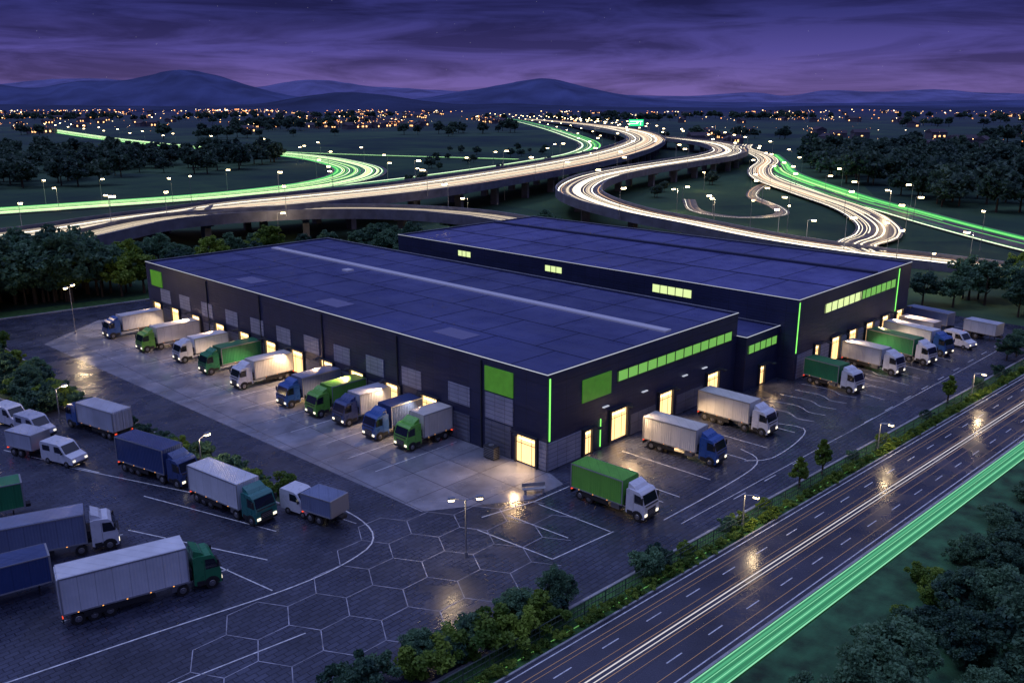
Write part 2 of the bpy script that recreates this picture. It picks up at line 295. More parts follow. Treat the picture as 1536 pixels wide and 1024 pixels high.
# ------------------------------------------------------------------ street lamps
LM={}
def lampmesh(h,head,twin):
    k=(h,head,twin)
    if k in LM: return LM[k]
    mb=MB(); mb.cyl((0,0,-.1),(0,0,.5),.16,.14,M['steel'],8); mb.cyl((0,0,.5),(0,0,h),.09,.055,M['steel'],8)
    for sg in((1,-1) if twin else (1,)):
        mb.cyl((0,0,h-.05),(sg*1.1,0,h+.2),.045,.04,M['steel'],6)
        mb.box(sg*.9,sg*(1.35+head),-.16-head*.2,.16+head*.2,h+.14,h+.28,M['steel'])
        mb.box(sg*.95,sg*(1.3+head),-.13-head*.2,.13+head*.2,h+.04-head*.3,h+.13,M['warmlamp'])
    LM[k]=mb.mesh('street_lamp'); return LM[k]
def lamp(x,y,h=8,e=300,ang=0,head=.45,twin=False,col=(1,.72,.4),z0=0):
    o=bpy.data.objects.new('street_lamp',lampmesh(h,head,twin)); COL.objects.link(o); o.location=(x,y,z0); o.rotation_euler=(0,0,ang)
    if e: light('lamp_light',(1.3,0,h-.55),e,col,.2,o)
    return o
for (x,y,h,e) in [(51.1,237.3,8,1400),(87,253.7,11,2200),(52.7,289.1,7,900),(72.9,300.4,8,900),(206.4,265.1,7,1800),(183.2,186.2,8,1200),(217.3,187.7,8,1600),(181.4,90.9,8,1800),(182.6,78.6,8,0),(198,115.9,8,1800),(177.5,63.7,8,1800),(185.1,13,10,2200),(246.1,60.7,8,2000),(159.6,49,7,900),(168.1,30.6,7,900),(150,5,9,1800),(330,262,9,2200),(310,140,9,2200),(270,150,8,1500),(120,140,9,1800),(60,150,9,1600),(240,420,10,2500),(8,128,7,1300),(-12,140,7,1300),(105,60,7,900),(125,-18,8,1200)]:
    lamp(x,y,h,e,random.uniform(0,6),.8)
for (x,y,z,h,e,a) in LAMPSPOTS: lamp(x,y,h,e,a,1.1,z0=z)
lamp(-18.1,-6.9,5.4,420,2.5,.15,True); lamp(-12.8,95.3,8,1100,.8,.3,True); lamp(120,3.5,8,800,0,.4)
lamp(-30.5,52,4.5,300,.3,.15); lamp(-26.2,24.5,4.5,260,.3,.15); lamp(-34,72,5,320,.3,.15)
lamp(3.2,-21.3,3.4,240,-1.6,.1); lamp(30,-22.9,3.4,240,-1.6,.1); lamp(57,-24.4,3.4,300,-1.6,.1); lamp(92,-26.2,5,500,1.5,.3)

# ------------------------------------------------------------------ yard, road
def sheet(name,pts,z,m):
    mb=MB(); mb.face([(x,y,z) for x,y in pts],m); return mb.obj(name)
def fl(x): return -19.3-(x+30)*.0575   # fence line y at x
sheet('yard_pavement',[(-95,fl(-95)+1.6),(104,fl(104)+1.6),(104,0),(98,2),(98,88),(90,96),(8,112),(-24,116),(-95,90)],.0,M['asphalt'])
sheet('loading_apron_pavement',[(-15.2,2.5),(-6,-3.2),(-1,-3.2),(.2,0),(.2,99),(-6.4,102),(-18.9,92)],.005,M['concrete'])
kb=MB()
def kerbline(mb,pts,w=.25,h=.12,m=None):
    for (a,b_) in zip(pts[:-1],pts[1:]):
        d=Vector((b_[0]-a[0],b_[1]-a[1],0)); R=Matrix.Translation((a[0],a[1],0))@Matrix.Rotation(math.atan2(d.y,d.x),4,'Z')
        mb.box(0,d.length-.01,-w/2,w/2,-.02,h,m or M['kerb'],R)
kerbline(kb,[(104,fl(104)+1.5),(20,fl(20)+1.5),(-95,fl(-95)+1.5)]); kerbline(kb,[(-24,116),(8,112),(30,109)],.5); kerbline(kb,[(-60,98),(-24,116)],.5); kb.obj('yard_kerb')
def rd(u,d): return (-30+.99835*u-.0574*d, -19.3-.0574*u-.99835*d)
vg=mat('verge_grass',(.04,.12,.028),.9,noise=.6,nscale=1.2,bump=1,bscale=8)
sheet('verge_grass',[rd(-70,-1.4),rd(150,-1.4),rd(150,1.35),rd(-70,1.35)],.004,vg)
sheet('boundary_grass',[(-60,98.6),(-24,116.5),(8,112.6),(30,109.6),(30,113),(8,117),(-24,122),(-60,104)],.004,vg)
sheet('road',[rd(-70,1.3),rd(260,1.3),rd(260,9.9),rd(-70,9.9)],.008,M['road'])
ll=MB()
def line(mb,a,b_,w=.12,z=.016,m=None):
    a=Vector((*a,0)); b_=Vector((*b_,0)); d=(b_-a).normalized(); n=Vector((-d.y,d.x,0))*w/2
    mb.face([(p.x,p.y,z) for p in (a-n,b_-n,b_+n,a+n)],m or M['white_paint'])
for d in(1.75,9.5): line(ll,rd(-70,d),rd(260,d),.1)
for u in range(-70,230,5):
    line(ll,rd(u,3.6),rd(u+1.8,3.6),.1); line(ll,rd(u+2,7.8),rd(u+3.8,7.8),.1)
ll.obj('road_markings')
lb=MB(); mw=glow('light_trail_road',(.95,.88,.9),.8); mw2=glow('light_streak_road_dim',(1,.62,.42),.32)  # added glow strips: light trails, plus dim warm streaks on the road
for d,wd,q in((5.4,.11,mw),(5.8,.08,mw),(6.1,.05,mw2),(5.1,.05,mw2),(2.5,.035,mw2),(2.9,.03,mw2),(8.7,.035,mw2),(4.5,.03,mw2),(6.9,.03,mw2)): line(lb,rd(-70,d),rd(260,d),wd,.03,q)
lb.obj('road_light_trails')
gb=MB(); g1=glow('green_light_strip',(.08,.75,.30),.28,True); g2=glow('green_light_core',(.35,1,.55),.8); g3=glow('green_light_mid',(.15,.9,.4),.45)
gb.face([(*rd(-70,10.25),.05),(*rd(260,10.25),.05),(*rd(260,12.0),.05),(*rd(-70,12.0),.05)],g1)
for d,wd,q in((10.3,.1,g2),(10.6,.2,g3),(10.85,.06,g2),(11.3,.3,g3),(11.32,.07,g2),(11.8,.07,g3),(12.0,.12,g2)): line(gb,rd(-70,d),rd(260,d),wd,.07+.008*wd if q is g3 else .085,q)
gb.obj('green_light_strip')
rk=MB(); kerbline(rk,[rd(-70,10.1),rd(260,10.1)],.22,.13); kerbline(rk,[rd(-70,1.35),rd(260,1.35)],.16,.12); rk.obj('road_kerb')
sheet('roadside_grass',[rd(-70,12.15),rd(260,12.15),rd(260,60),rd(-70,60)],.004,mat('roadside_grass',(.025,.095,.04),.9,noise=.7,nscale=.5,bump=1,bscale=6))

# fence
fb=MB(); fm=mat('fence_steel',(.10,.14,.12),.5,.6)
u=-60
while u<115:
    x,y=rd(u,0); fb.cyl((x,y,0),(x,y,1.35),.05,.05,fm,6); u+=2.4
R=Matrix.Translation((*rd(-60,0),0))@Matrix.Rotation(math.atan2(-.0574,.99835),4,'Z')
for z in(.35,.85,1.3): fb.box(0,175,-.025,.025,z-.03,z+.03,fm,R)
for k in range(0,1750,4): fb.box(k*.1,k*.1+.03,-.012,.012,.1,1.28,fm,R)
fb.obj('fence')
gg=glow('green_verge_light',(.35,1,.25),.35)
kk=MB(); line(kk,rd(-60,.55),rd(115,.55),.1,.05,gg); kk.obj('green_verge_light')

# yard markings
ym=MB()
def pl(pts,w=.12,m=None,z=.012,mb=None):
    mb=mb or ym
    for a,b_ in zip(pts[:-1],pts[1:]): line(mb,a,b_,w,z,m)
def smooth2(P,st=1): return [tuple(p[:2]) for p in cat([(x,y,0) for x,y in P],st)]
pl(smooth2([(-20.5,17),(-20.2,10.3),(-20.3,5),(-21.6,1.6),(-24.6,0),(-31.1,-.3),(-43.3,1.8),(-60,4.6)]),.14)
for a,b_ in [((-36.3,19),(-30.3,5)),((-34,8.5),(-32.6,.4)),((-32.2,25),(-27,9)),((-34.8,38),(-27.6,20)),((-44,15.5),(-35,11.5)),((-46,8),(-33.4,6)),((-50,24),(-37,18.5)),((-38,48),(-33,34)),((-22.7,13),(-21,5)),((-60,-3),(-34,-6.5))]: line(ym,a,b_,.12,.012)
for x0 in (4.5,10.2,17.5,22.2,28.8):
    line(ym,(x0,-2.2),(x0+.2,-13.5),.12,.013)
for x0 in(-6.2,-1.0,2.2): line(ym,(x0,-4.5),(x0+.4,-13),.12,.013)
pl([(-12,-2.5),(-6,-3.8),(-1,-4)],.12); pl([(-14,-4),(-13.2,-12.5),(-5.6,-13.2)],.12); line(ym,(-10,-4),(-9.4,-11),.12,.014)
pl(smooth2([(-.5,-15.2),(8,-15.4),(16,-15.2),(19,-14),(20,-11.5)]),.12)
pl(smooth2([(17.3,-13.5),(20,-15.3),(27,-15),(31,-13.6),(30.2,-10)]),.12)
for i in range(9):
    x0=34.5+i*3.1; pl(smooth2([(x0,-5.5-(i%2)*.6),(x0+.4,-9.5),(x0-.8,-11.5),(x0-.4,-13.5)],1.5),.1)
for i in range(12): line(ym,(50+i*4.2,-5.2),(50+i*4.2-1.8,-16.5),.1,.013)
for i in range(14): line(ym,(8+i*6,-17.6-i*.1),(10.2+i*6,-17.7-i*.1),.1,.013)
line(ym,(0,-16.8),(100,-20.5),.08,.013)
for yy in (13.2,18.2,23.6,29.6,34.8,41,46,51.5,60.8,69.2,79.5,91):
    line(ym,(-.8,yy),(-12.5,yy),.1,.014)
ym.obj('yard_markings')
hx=MB(); s_=2.6  # flat hexagon overlay graphic, added here as lines on the yard
for i in range(-7,7):
    for j in range(-4,5):
        cx=-20+i*s_*1.5; cy=-7+(j+(i%2)*.5)*s_*math.sqrt(3)
        if not(-44<cx<-8 and fl(cx)+3.2<cy<(-1 if cx<-25 else 2.5)): continue
        if ((cx+25)/18)**2+((cy+8)/10)**2>1.1: continue
        P=[(cx+s_*math.cos(math.radians(60*k)),cy+s_*math.sin(math.radians(60*k))) for k in range(4)]
        pl(P,.075,m=M['hex_paint'],z=.018,mb=hx)
hx.obj('hexagon_overlay_lines')

# planting islands
def island(name,pts):
    mb=MB(); n=len(pts); mb.face([(x,y,.13) for x,y in pts],M['dirt']); o=mb.obj(name)
    k=MB(); kerbline(k,pts+[pts[0]],.22,.15); k.obj('kerb',o); return o
island('planting_island',[(-28.4,61),(-25.6,61),(-22.2,22),(-21.6,13.6),(-23.8,13.6),(-25.8,26)])
island('planting_island',[(-40,110),(-24,103),(-24.4,80),(-26.5,57.5),(-31,60),(-36,82)])

# ------------------------------------------------------------------ warehouses
wallm=cladding('dark_cladding',(.018,.024,.068),(.023,.029,.08),(.007,.009,.025),3.0,3.2,.03,.5,16,bs=.25)
greym=cladding('grey_cladding',(.26,.28,.38),(.30,.32,.42),(.10,.10,.14),1.5,.5,.03,.45,25)
lowm=cladding('base_cladding',(.10,.11,.16),(.13,.14,.19),(.04,.04,.05),2.0,1.5,.03,.5,12)
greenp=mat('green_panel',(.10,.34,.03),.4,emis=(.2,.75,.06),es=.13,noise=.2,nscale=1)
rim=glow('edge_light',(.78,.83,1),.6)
gled=glow('green_led',(.25,1,.15),1.4)
def roofm(name,c1,c2):
    return paver(name,c1,c2,(c1[0]*.45,c1[1]*.45,c1[2]*.5),3.0,12.0,.03,.26,.5,.12,offset=0,nb=.28,nscale=.05)
roof1=roofm('roof_membrane',(.044,.054,.165),(.056,.066,.19)); roof2=roofm('roof_membrane_b',(.074,.082,.25),(.088,.096,.27))
roofdark=mat('roof_rib_dark',(.025,.03,.08),.5); roofwhite=mat('roof_skylight',(.42,.43,.55),.4,emis=(.6,.6,.85),es=.06); roofpale=mat('roof_panel_pale',(.15,.15,.28),.45)
doorglow=mat('lit_doorway',(.5,.35,.2),.6,emis=(1,.60,.24),es=2.0,noise=.3,nscale=.9); doorglow.cycles.emission_sampling='AUTO'
doorhot=mat('doorway_inner_light',(.5,.35,.2),.6,emis=(1,.80,.48),es=4.0); doorhot.cycles.emission_sampling='NONE'
wing=mat('lit_window',(.3,.3,.2),.4,emis=(.82,1,.40),es=.95,noise=.2,nscale=.5)
wing2=mat('lit_window_green',(.3,.3,.2),.4,emis=(.28,.85,.10),es=.5)
frame=M['darksteel']
WH=empty('warehouse'); WB=empty('warehouse'); WA=empty('warehouse_annex')
def shell(P,x0,x1,y0,y1,h,rm):
    mb=MB(); t=.35
    mb.box(x0,x0+t,y0,y1,0,h,wallm); mb.box(x1-t,x1,y0,y1,0,h,wallm); mb.box(x0+t,x1-t,y0,y0+t,0,h,wallm); mb.box(x0+t,x1-t,y1-t,y1,0,h,wallm)
    mb.obj('walls',P)
    r=MB(); r.box(x0+t+.01,x1-t-.01,y0+t+.01,y1-t-.01,h-.6,h-.22,rm); r.obj('roof',P)
    c=MB()
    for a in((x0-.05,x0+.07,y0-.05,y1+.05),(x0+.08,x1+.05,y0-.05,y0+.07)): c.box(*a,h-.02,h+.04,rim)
    for a in((x1-.1,x1+.05,y0+.1,y1+.05),(x0+.1,x1-.11,y1-.1,y1+.05)): c.box(*a,h-.03,h+.05,M['kerb'])
    c.obj('roof_edge_trim',P)
shell(WH,0,38,0,94.5,10.74,roof1); shell(WB,47.2,88,-4,83,11.6,roof2); shell(WA,38.02,47.18,-1.5,12,7.6,roof1)
d=MB(); z=10.52
d.box(23.4,24.7,1.6,92,z,z+.22,roofwhite)
for (x,y,a,b_) in((5.3,19.7,3,5.5),(4.7,44.3,3,5.5),(4.9,67.2,3,5.2)): d.box(x-a/2,x+a/2,y-b_/2,y+b_/2,z,z+.05,roofpale)
d.box(19.6,20.9,62,63.6,z,z+.25,roofwhite)
for x in (8,16,31): d.box(x-.04,x+.04,.6,93.8,z,z+.05,roofdark)
for y in np.arange(6,92,9.4): d.box(.5,7.9,y-.03,y+.03,z,z+.04,roofdark); d.box(8.1,15.9,y+3,y+3.06,z,z+.04,roofdark); d.box(16.1,23.3,y-2,y-1.94,z,z+.04,roofdark); d.box(24.8,37.5,y,y+.06,z,z+.04,roofdark)
d.obj('roof_ribs',WH)
d=MB(); z=11.39
for x in (60,): d.box(x-.1,x+.1,-3.4,82.4,z,z+.08,roofdark)
for y in np.arange(4,82,8.7): d.box(47.8,59.8,y,y+.06,z,z+.04,roofdark); d.box(60.2,74.1,y+2,y+2.06,z,z+.04,roofdark); d.box(75.3,87.4,y,y+.06,z,z+.04,roofdark)
d.box(74.2,75.2,-3.4,82.4,z+.0,z+.35,roofdark)
d.obj('roof_ribs',WB)
dk=MB(); lit=MB(); pn=MB()
def dockW(y,w=3.0,z0=.7,z1=4.0,e=2300):
    lit.box(-.03,.05,y-w/2,y+w/2,z0,z1,doorglow); lit.box(-.045,-.031,y-w*.36,y+w*.36,z1-.55,z1-.35,doorhot)
    for s in(-1,1): dk.box(-.3,-.001,y+s*w/2-.12,y+s*w/2+.12,z0-.1,z1+.15,frame)
    dk.box(-.3,-.002,y-w/2+.13,y+w/2-.13,z1,z1+.2,frame); dk.box(-.7,-.3,y-w/2-.3,y+w/2+.3,z1+.2,z1+.32,frame)
    dk.box(-1.9,-.71,y-.05,y+.05,z1+.62,z1+.7,frame); dk.box(-2.1,-1.7,y-.25,y+.25,z1+.58,z1+.75,frame)
    for k in(-.25,.25): dk.box(-.06,-.046,y+k*w-.035,y+k*w+.035,z0,z1,frame)
    dk.box(-.061,-.047,y-w/2+.13,y+w/2-.13,z1-1,z1-.93,frame)
    if z0>.3: dk.box(-.35,-.01,y-w/2+.1,y+w/2-.1,.05,z0-.12,frame)
    if e: light('dock_light',(-1.9,y,z1+.45),e,(1,.64,.32),.12,WH,down=(-.55,0,-1))
docks=[91,84.3,77,69,61.5,54,47,39.8,33,25.6,18.6]
for y in docks: dockW(y)
dockW(2.9,3.1,.15,3.3,1700)
for i,y in enumerate([87.6,80.6,73,65.2,57.7,50.5,43.4,36.3,29.2,22,13.5]):
    pn.box(-.1,-.01,y-1.8,y+1.8,4.4,6.7,greym); pn.box(-.08,-.012,y-1.7,y+1.7,.1,3.3,lowm)
pn.box(-.12,-.01,4.9,9.2,3.9,6.9,greym); pn.box(-.12,-.01,5.2,9.2,.1,3.7,lowm)
pn.box(-.06,-.01,-.0,1.1,.1,3.3,greym)
pn.box(-.14,-.01,4.9,9.2,7.1,9.9,greenp); pn.box(-.14,-.01,88.5,92.6,6.9,9.6,greenp)
for y in(9.8,24.6,40.6,56.6,72.6): pn.box(-.2,-.01,y-.06,y+.06,.1,10.4,frame)
def dockS(xc,w,z0,z1,y=0,P=WH,e=170,mats=doorglow):
    lit.box(xc-w/2,xc+w/2,y-.03,y+.05,z0,z1,mats); lit.box(xc-w*.36,xc+w*.36,y-.045,y-.031,z1-.55,z1-.35,doorhot)
    for s in(-1,1): dk.box(xc+s*w/2-.12,xc+s*w/2+.12,y-.3,y-.001,z0-.1,z1+.15,frame)
    dk.box(xc-w/2-.3,xc+w/2+.3,y-.7,y-.002,z1+.2,z1+.32,frame)
    dk.box(xc-.05,xc+.05,y-1.9,y-.71,z1+.62,z1+.7,frame); dk.box(xc-.25,xc+.25,y-2.1,y-1.7,z1+.58,z1+.75,frame)
    for k in(-.2,.2): dk.box(xc+k*w-.035,xc+k*w+.035,y-.06,y-.046,z0,z1,frame)
    dk.box(xc-w/2+.13,xc+w/2-.13,y-.061,y-.047,z1-1,z1-.93,frame)
    if e: light('dock_light',(xc,y-1.9,z1+.45),e,(1,.66,.34),.12,P,down=(0,-.6,-1))
dockS(6.6,1.5,.15,3,e=1100); dockS(12.2,3.2,.4,4,e=2400); dockS(21.6,3,.5,3.8,e=2400); dockS(32.3,3,.5,3.8,e=2400)
pn.box(5.6,10.6,-.14,-.01,6.3,8.9,greenp)
wn=MB(); wn.box(11.9,36.7,-.05,.02,7.3,8.5,wing2)
for k in range(14): x=11.9+k*1.9; dk.box(x-.05,x+.05,-.12,-.051,7.2,8.6,frame)
dk.box(11.8,36.8,-.14,-.02,7.14,7.28,frame); dk.box(11.8,36.8,-.14,-.02,8.52,8.64,frame)
pn.box(.02,5.5,-.1,-.01,.1,3.2,greym); pn.box(14.6,19.6,-.1,-.01,.1,2.6,lowm); pn.box(24,30,-.1,-.01,.1,2.6,lowm)
led=MB(); led.box(.25,.4,-.1,-.02,3.4,10.3,gled); led.box(8.9,9.0,-.1,-.02,.3,3.6,gled)
for x in(9.6,17,25.5,30): lit.box(x-.5,x+.5,-.35,-.1,4.9,5.0,rim)
dockS(42.6,1.5,.15,2.8,-1.5,WA,800)
wn.box(38.6,46.4,-1.55,-1.48,5.2,6.3,wing2)
for k in range(6): x=38.6+k*1.56; dk.box(x-.05,x+.05,-1.62,-1.551,5.1,6.4,frame)
for (a,b_) in((61.6,64.9),(39,42.7)): wn.box(47.14,47.22,a,b_,9.5,10.5,wing)
wn.box(47.14,47.22,13.2,20.2,9.2,10.4,wing)
for y in(14.6,16,17.4,18.8,40.2,41.4,62.7,63.8): dk.box(47.08,47.139,y-.05,y+.05,9.1,10.5,frame)
wn.box(55.6,68,-4.05,-3.98,8.3,9.6,wing); wn.box(68.6,81.5,-4.05,-3.98,8.3,9.6,wing2)
for k in range(14): x=55.6+k*2; dk.box(x-.06,x+.06,-4.12,-4.051,8.2,9.7,frame)
led.box(47.3,47.45,-4.1,-4.02,4,11.2,gled); led.box(82.6,82.75,-4.1,-4.02,4,11.2,gled)
for xc,w in((53.8,1.6),(60,3),(66,3),(72.3,3),(78.5,3),(84.5,3)): dockS(xc,w,.3,4,-4,WB,1900)
for a,b_ in((48,52.5),(55.2,58),(62,64),(68,70.3),(74.3,76.5)): pn.box(a,b_,-4.1,-4.01,.1,3.6,greym)
dk.obj('dock_door_frames',WH); lit.obj('lit_doorways',WH); pn.obj('wall_panels',WH); wn.obj('windows',WH); led.obj('green_led_strips',WH)

# ------------------------------------------------------------------ vehicles
glass=mat('vehicle_glass',(.01,.015,.025),.08,spec=.8); rubber=mat('tyre_rubber',(.015,.015,.017),.8); hub=mat('wheel_hub',(.3,.3,.32),.35,.8)
chs=mat('truck_chassis',(.03,.03,.035),.6,.3); head=glow('headlamp',(1,.9,.7),1.6); tail=glow('tail_lamp',(1,.08,.03),1.2); amber=glow('marker_lamp',(1,.4,.08),2)
trim=mat('box_trim',(.35,.36,.4),.4,.5); grille=mat('grille_black',(.02,.02,.022),.4)
PC={}
def paint(c,box=False):
    k=(c,box)
    if k in PC: return PC[k]
    cols=dict(white=(.62,.65,.74),cream=(.64,.63,.62),silver=(.42,.46,.58),green=(.12,.36,.05),dgreen=(.02,.19,.08),blue=(.025,.09,.32),navy=(.03,.06,.19),slate=(.16,.20,.34),teal=(.02,.16,.15),bgreen=(.13,.42,.06))
    m=cladding('body_panel_'+c,cols[c],cols[c],tuple(.7*v for v in cols[c]),1.2,20,.02,.42,-26) if box else mat('cab_paint_'+c,cols[c],.3,coat=.5,noise=.08,nscale=2)
    PC[k]=m; return m
def wheel(mb,x,y,r=.48,w=.3):
    s=1 if y>0 else -1
    mb.cyl((x,y-w/2,r),(x,y+w/2,r),r,r,rubber,18); mb.cyl((x,y+s*w/2,r),(x,y+s*(w/2+.03),r),r*.55,r*.5,hub,12); mb.cyl((x,y+s*(w/2+.03),r),(x,y+s*(w/2+.09),r),r*.2,r*.16,hub,8)
def truck(x,y,hd,Lg,cab,box,hb=3.7,on=True):
    mb=MB(); cp=paint(cab); bp=paint(box,True); W=1.25; cx=Lg-2.15
    bl=cx-.35; mb.box(0,bl,-W,W,1.12,hb,bp)
    for s in(-1,1):
        mb.box(-.02,bl+.02,s*(W+.002),s*(W+.035),1.08,1.2,trim); mb.box(-.02,bl+.02,s*(W+.002),s*(W+.035),hb-.1,hb+.02,trim)
        mb.box(-.03,.08,s*(W+.003),s*(W+.04),1.2,hb-.1,trim); mb.box(bl-.08,bl+.03,s*(W+.003),s*(W+.04),1.2,hb-.1,trim)
        mb.box(-.09,-.01,s*.03,s*(W-.05),1.2,hb-.08,bp)
        for q in(.35,.85): mb.cyl((-.13,s*q,1.25),(-.13,s*q,hb-.15),.02,.02,trim,5)
        mb.box(-.06,.02,s*(W-.35),s*(W-.08),.82,.95,tail)
        mb.box(1.4,bl-1.6 if Lg<9 else bl-2.6,s*(W-.06),s*(W-.02),.55,1.0,chs)
        for q in np.arange(1,bl-.5,1.7): mb.box(q,q+.1,s*(W+.036),s*(W+.05),1.1,1.16,amber)
    mb.box(.02,bl,-W+.1,W-.1,hb+.002,hb+.03,bp)
    mb.box(-.05,cx+1.8,-.45,.45,.72,1.05,chs); mb.box(-.08,.04,-W+.05,W-.05,.5,.78,chs)
    mb.box(bl,bl+.3,-.9,.9,1.3,2.0,chs)
    mb.box(bl-1.4,bl-.4,-1.15,-.55,.5,1.0,hub)
    prof=[(0,.62),(.25,.5),(1.9,.38),(2.12,.42),(2.15,1.45),(2.05,1.78),(1.72,2.72),(1.45,2.95),(.35,3.05),(.04,2.95)]
    mb.prism([(cx+a,b_) for a,b_ in prof],-1.18,1.18,cp)
    mb.prism([(cx+.1,3.04),(cx+1.0,3.0),(cx+.75,3.25),(cx+.15,min(hb,3.6)-.05)],-1.0,1.0,cp)
    def wsp(t,o=.02):
        a=(2.055,1.80); c=(1.74,2.66); return (cx+a[0]+(c[0]-a[0])*t+.94*o, a[1]+(c[1]-a[1])*t+.33*o)
    a=wsp(.02); c=wsp(1); mb.face([(a[0],-1.08,a[1]),(a[0],1.08,a[1]),(c[0],1.0,c[1]),(c[0],-1.0,c[1])],glass)
    for s in(-1,1):
        pts=[(cx+.95,1.8),(cx+1.93,1.8),(cx+1.66,2.6),(cx+.95,2.68)]; pts=[(p[0],s*1.195,p[1]) for p in pts]
        mb.face(pts if s<0 else pts[::-1],glass)
        mb.box(cx+.86,cx+.88,s*1.181,s*1.19,.75,2.75,chs)
        mb.box(cx+1.85,cx+1.97,s*1.22,s*1.42,1.95,2.55,chs)
        mb.box(cx+2.13,cx+2.19,s*.72,s*1.1,.66,.9,head if on else trim)
        mb.box(cx+.2,cx+.8,s*1.181,s*1.23,.5,.9,chs)
        pr=[(cx+1.36+.62*math.cos(t),.5+.6*math.sin(t)) for t in np.linspace(0,math.pi,9)]
        mb.prism(pr,s*1.181,s*1.205,chs)
        wheel(mb,cx+1.36,s*1.06)
    mb.box(cx+2.12,cx+2.2,-1.15,1.15,.4,.62,chs); mb.box(cx+2.14,cx+2.175,-.65,.65,.68,1.3,grille)
    for z in(.82,.98,1.14): mb.box(cx+2.176,cx+2.19,-.6,.6,z-.015,z+.015,trim)
    mb.box(cx+2.09,cx+2.25,-1.0,1.0,1.66,1.7,chs)
    ax=[1.1,2.2] if Lg<9.5 else [1.0,2.1,3.2,cx-.9]
    for q in ax:
        for s in(-1,1): wheel(mb,q,s*1.05)
    return mb.obj('box_truck',None,(x,y,.016),math.radians(hd),bevel=.035)
def trailer(x,y,hd,Lg,box,hb=3.5):
    mb=MB(); bp=paint(box,True); W=1.2
    mb.box(0,Lg,-W,W,1.1,hb,bp); mb.box(-.05,Lg+.6,-.4,.4,.75,1.05,chs); mb.box(Lg,Lg+.15,-W,W,1.1,hb,trim)
    for s in(-1,1):
        mb.box(-.02,Lg,s*(W+.002),s*(W+.03),1.05,1.18,trim); mb.box(-.02,Lg,s*(W+.002),s*(W+.03),hb-.1,hb+.02,trim); mb.box(-.08,-.01,s*.03,s*(W-.05),1.2,hb-.1,bp)
        mb.box(-.06,.02,s*(W-.35),s*(W-.08),.8,.95,tail)
        for q in(1,2.1): wheel(mb,q,s*1.02)
        mb.cyl((Lg-.9,s*.8,.05),(Lg-.9,s*.8,1.1),.06,.06,chs,6)
    return mb.obj('cargo_trailer',None,(x,y,.016),math.radians(hd),bevel=.03)
def van(x,y,hd,c,Lg=5.6):
    mb=MB(); cp=paint(c); W=1.0
    mb.prism([(0,.45),(Lg-.1,.4),(Lg,.7),(Lg-.15,1.15),(Lg-1.05,1.45),(Lg-1.75,2.3),(Lg-2.1,2.45),(.15,2.5),(0,2.3)],-W,W,cp)
    mb.face([(Lg-1.04,-.9,1.49),(Lg-1.04,.9,1.49),(Lg-1.72,.82,2.29),(Lg-1.72,-.82,2.29)],glass)
    for s in(-1,1):
        P=[(Lg-1.3,1.5),(Lg-1.85,2.2),(Lg-2.6,2.2),(Lg-2.6,1.5)]; P=[(p[0],s*1.015,p[1]) for p in P]; mb.face(P if s>0 else P[::-1],glass)
        for k in range(2):
            P=[(.4+k*1.25,1.55),(1.5+k*1.25,1.55),(1.5+k*1.25,2.15),(.4+k*1.25,2.15)]
            if .4+k*1.25+1.1<Lg-2.7: P=[(p[0],s*1.012,p[1]) for p in P]; mb.face(P,glass)
        for q in(1.0,Lg-1.0): wheel(mb,q,s*.92,.36,.22)
        mb.box(Lg-.12,Lg+.0,s*.6,s*.92,.72,.92,head); mb.box(-.03,.03,s*.7,s*.95,1.0,1.4,tail); mb.box(Lg-1.5,Lg-1.38,s*1.02,s*1.2,1.45,1.7,chs)
    mb.box(Lg-.05,Lg+.04,-.95,.95,.38,.58,chs)
    return mb.obj('van',None,(x,y,.016),math.radians(hd),bevel=.04)
for (y,xf,L_,cab,box,h) in [(88.2,-10.6,9.4,'blue','silver',3.5),(76.3,-10.2,9.6,'green','cream',3.6),(66.6,-8.8,8.0,'white','white',3.4),(58.3,-8.9,9.0,'dgreen','dgreen',3.6),(49,-9.0,8.6,'white','cream',3.6),(37.9,-8.6,8.4,'blue','slate',3.6),(32.2,-8.0,7.8,'green','green',3.6),(27.2,-7.4,7.2,'navy','silver',3.6),(20.9,-7.6,7.2,'blue','navy',3.7),(15.8,-7.0,6.8,'bgreen','cream',3.8)]:
    truck(xf+L_,y,180,L_,cab,box,h)
def tr2(a,b_,off,*k,**kw):
    d=Vector((b_[0]-a[0],b_[1]-a[1])); L_=d.length; d.normalize(); n=Vector((-d.y,d.x))*off
    return truck(a[0]+n.x,a[1]+n.y,math.degrees(math.atan2(d.y,d.x)),max(L_,6.4),*k,**kw)
tr2((-2.8,-5.7),(-2.6,-14.4),1.25,'white','bgreen',3.6)
tr2((12.7,-3.2),(13.2,-12.4),1.25,'blue','cream',3.7); tr2((25,-2.6),(24.9,-12.1),1.25,'white','cream',3.7)
tr2((48,-5.1),(46.9,-12.9),1.25,'white','dgreen',3.5); tr2((60.2,-5.2),(58.8,-13.8),1.25,'white','silver',3.5)
tr2((69.3,-5),(67.2,-15.2),1.25,'white','dgreen',3.6); tr2((76.3,-4.8),(74,-15.3),1.25,'blue','white',3.6)
van(82.8,-12.6,-105,'white',4.6); trailer(92.5,-3,-100,7.4,'slate',3.2); trailer(90.6,-13.2,-100,5.2,'silver',3); trailer(85,-4.6,-100,6,'silver',3)
tr2((-46.2,6.8),(-35,3.9),1.25,'dgreen','white',4.1); tr2((-49.5,20),(-38.2,16.1),1.25,'white','slate',3.8)
trailer(-52,15.2,-12,7.4,'navy',3.4); trailer(-50.5,31.5,-13,9,'dgreen',3.6)
tr2((-29.4,20.8),(-28,10.7),1.25,'teal','white',3.7); tr2((-31.3,33.2),(-29,23.4),1.25,'navy','navy',3.8)
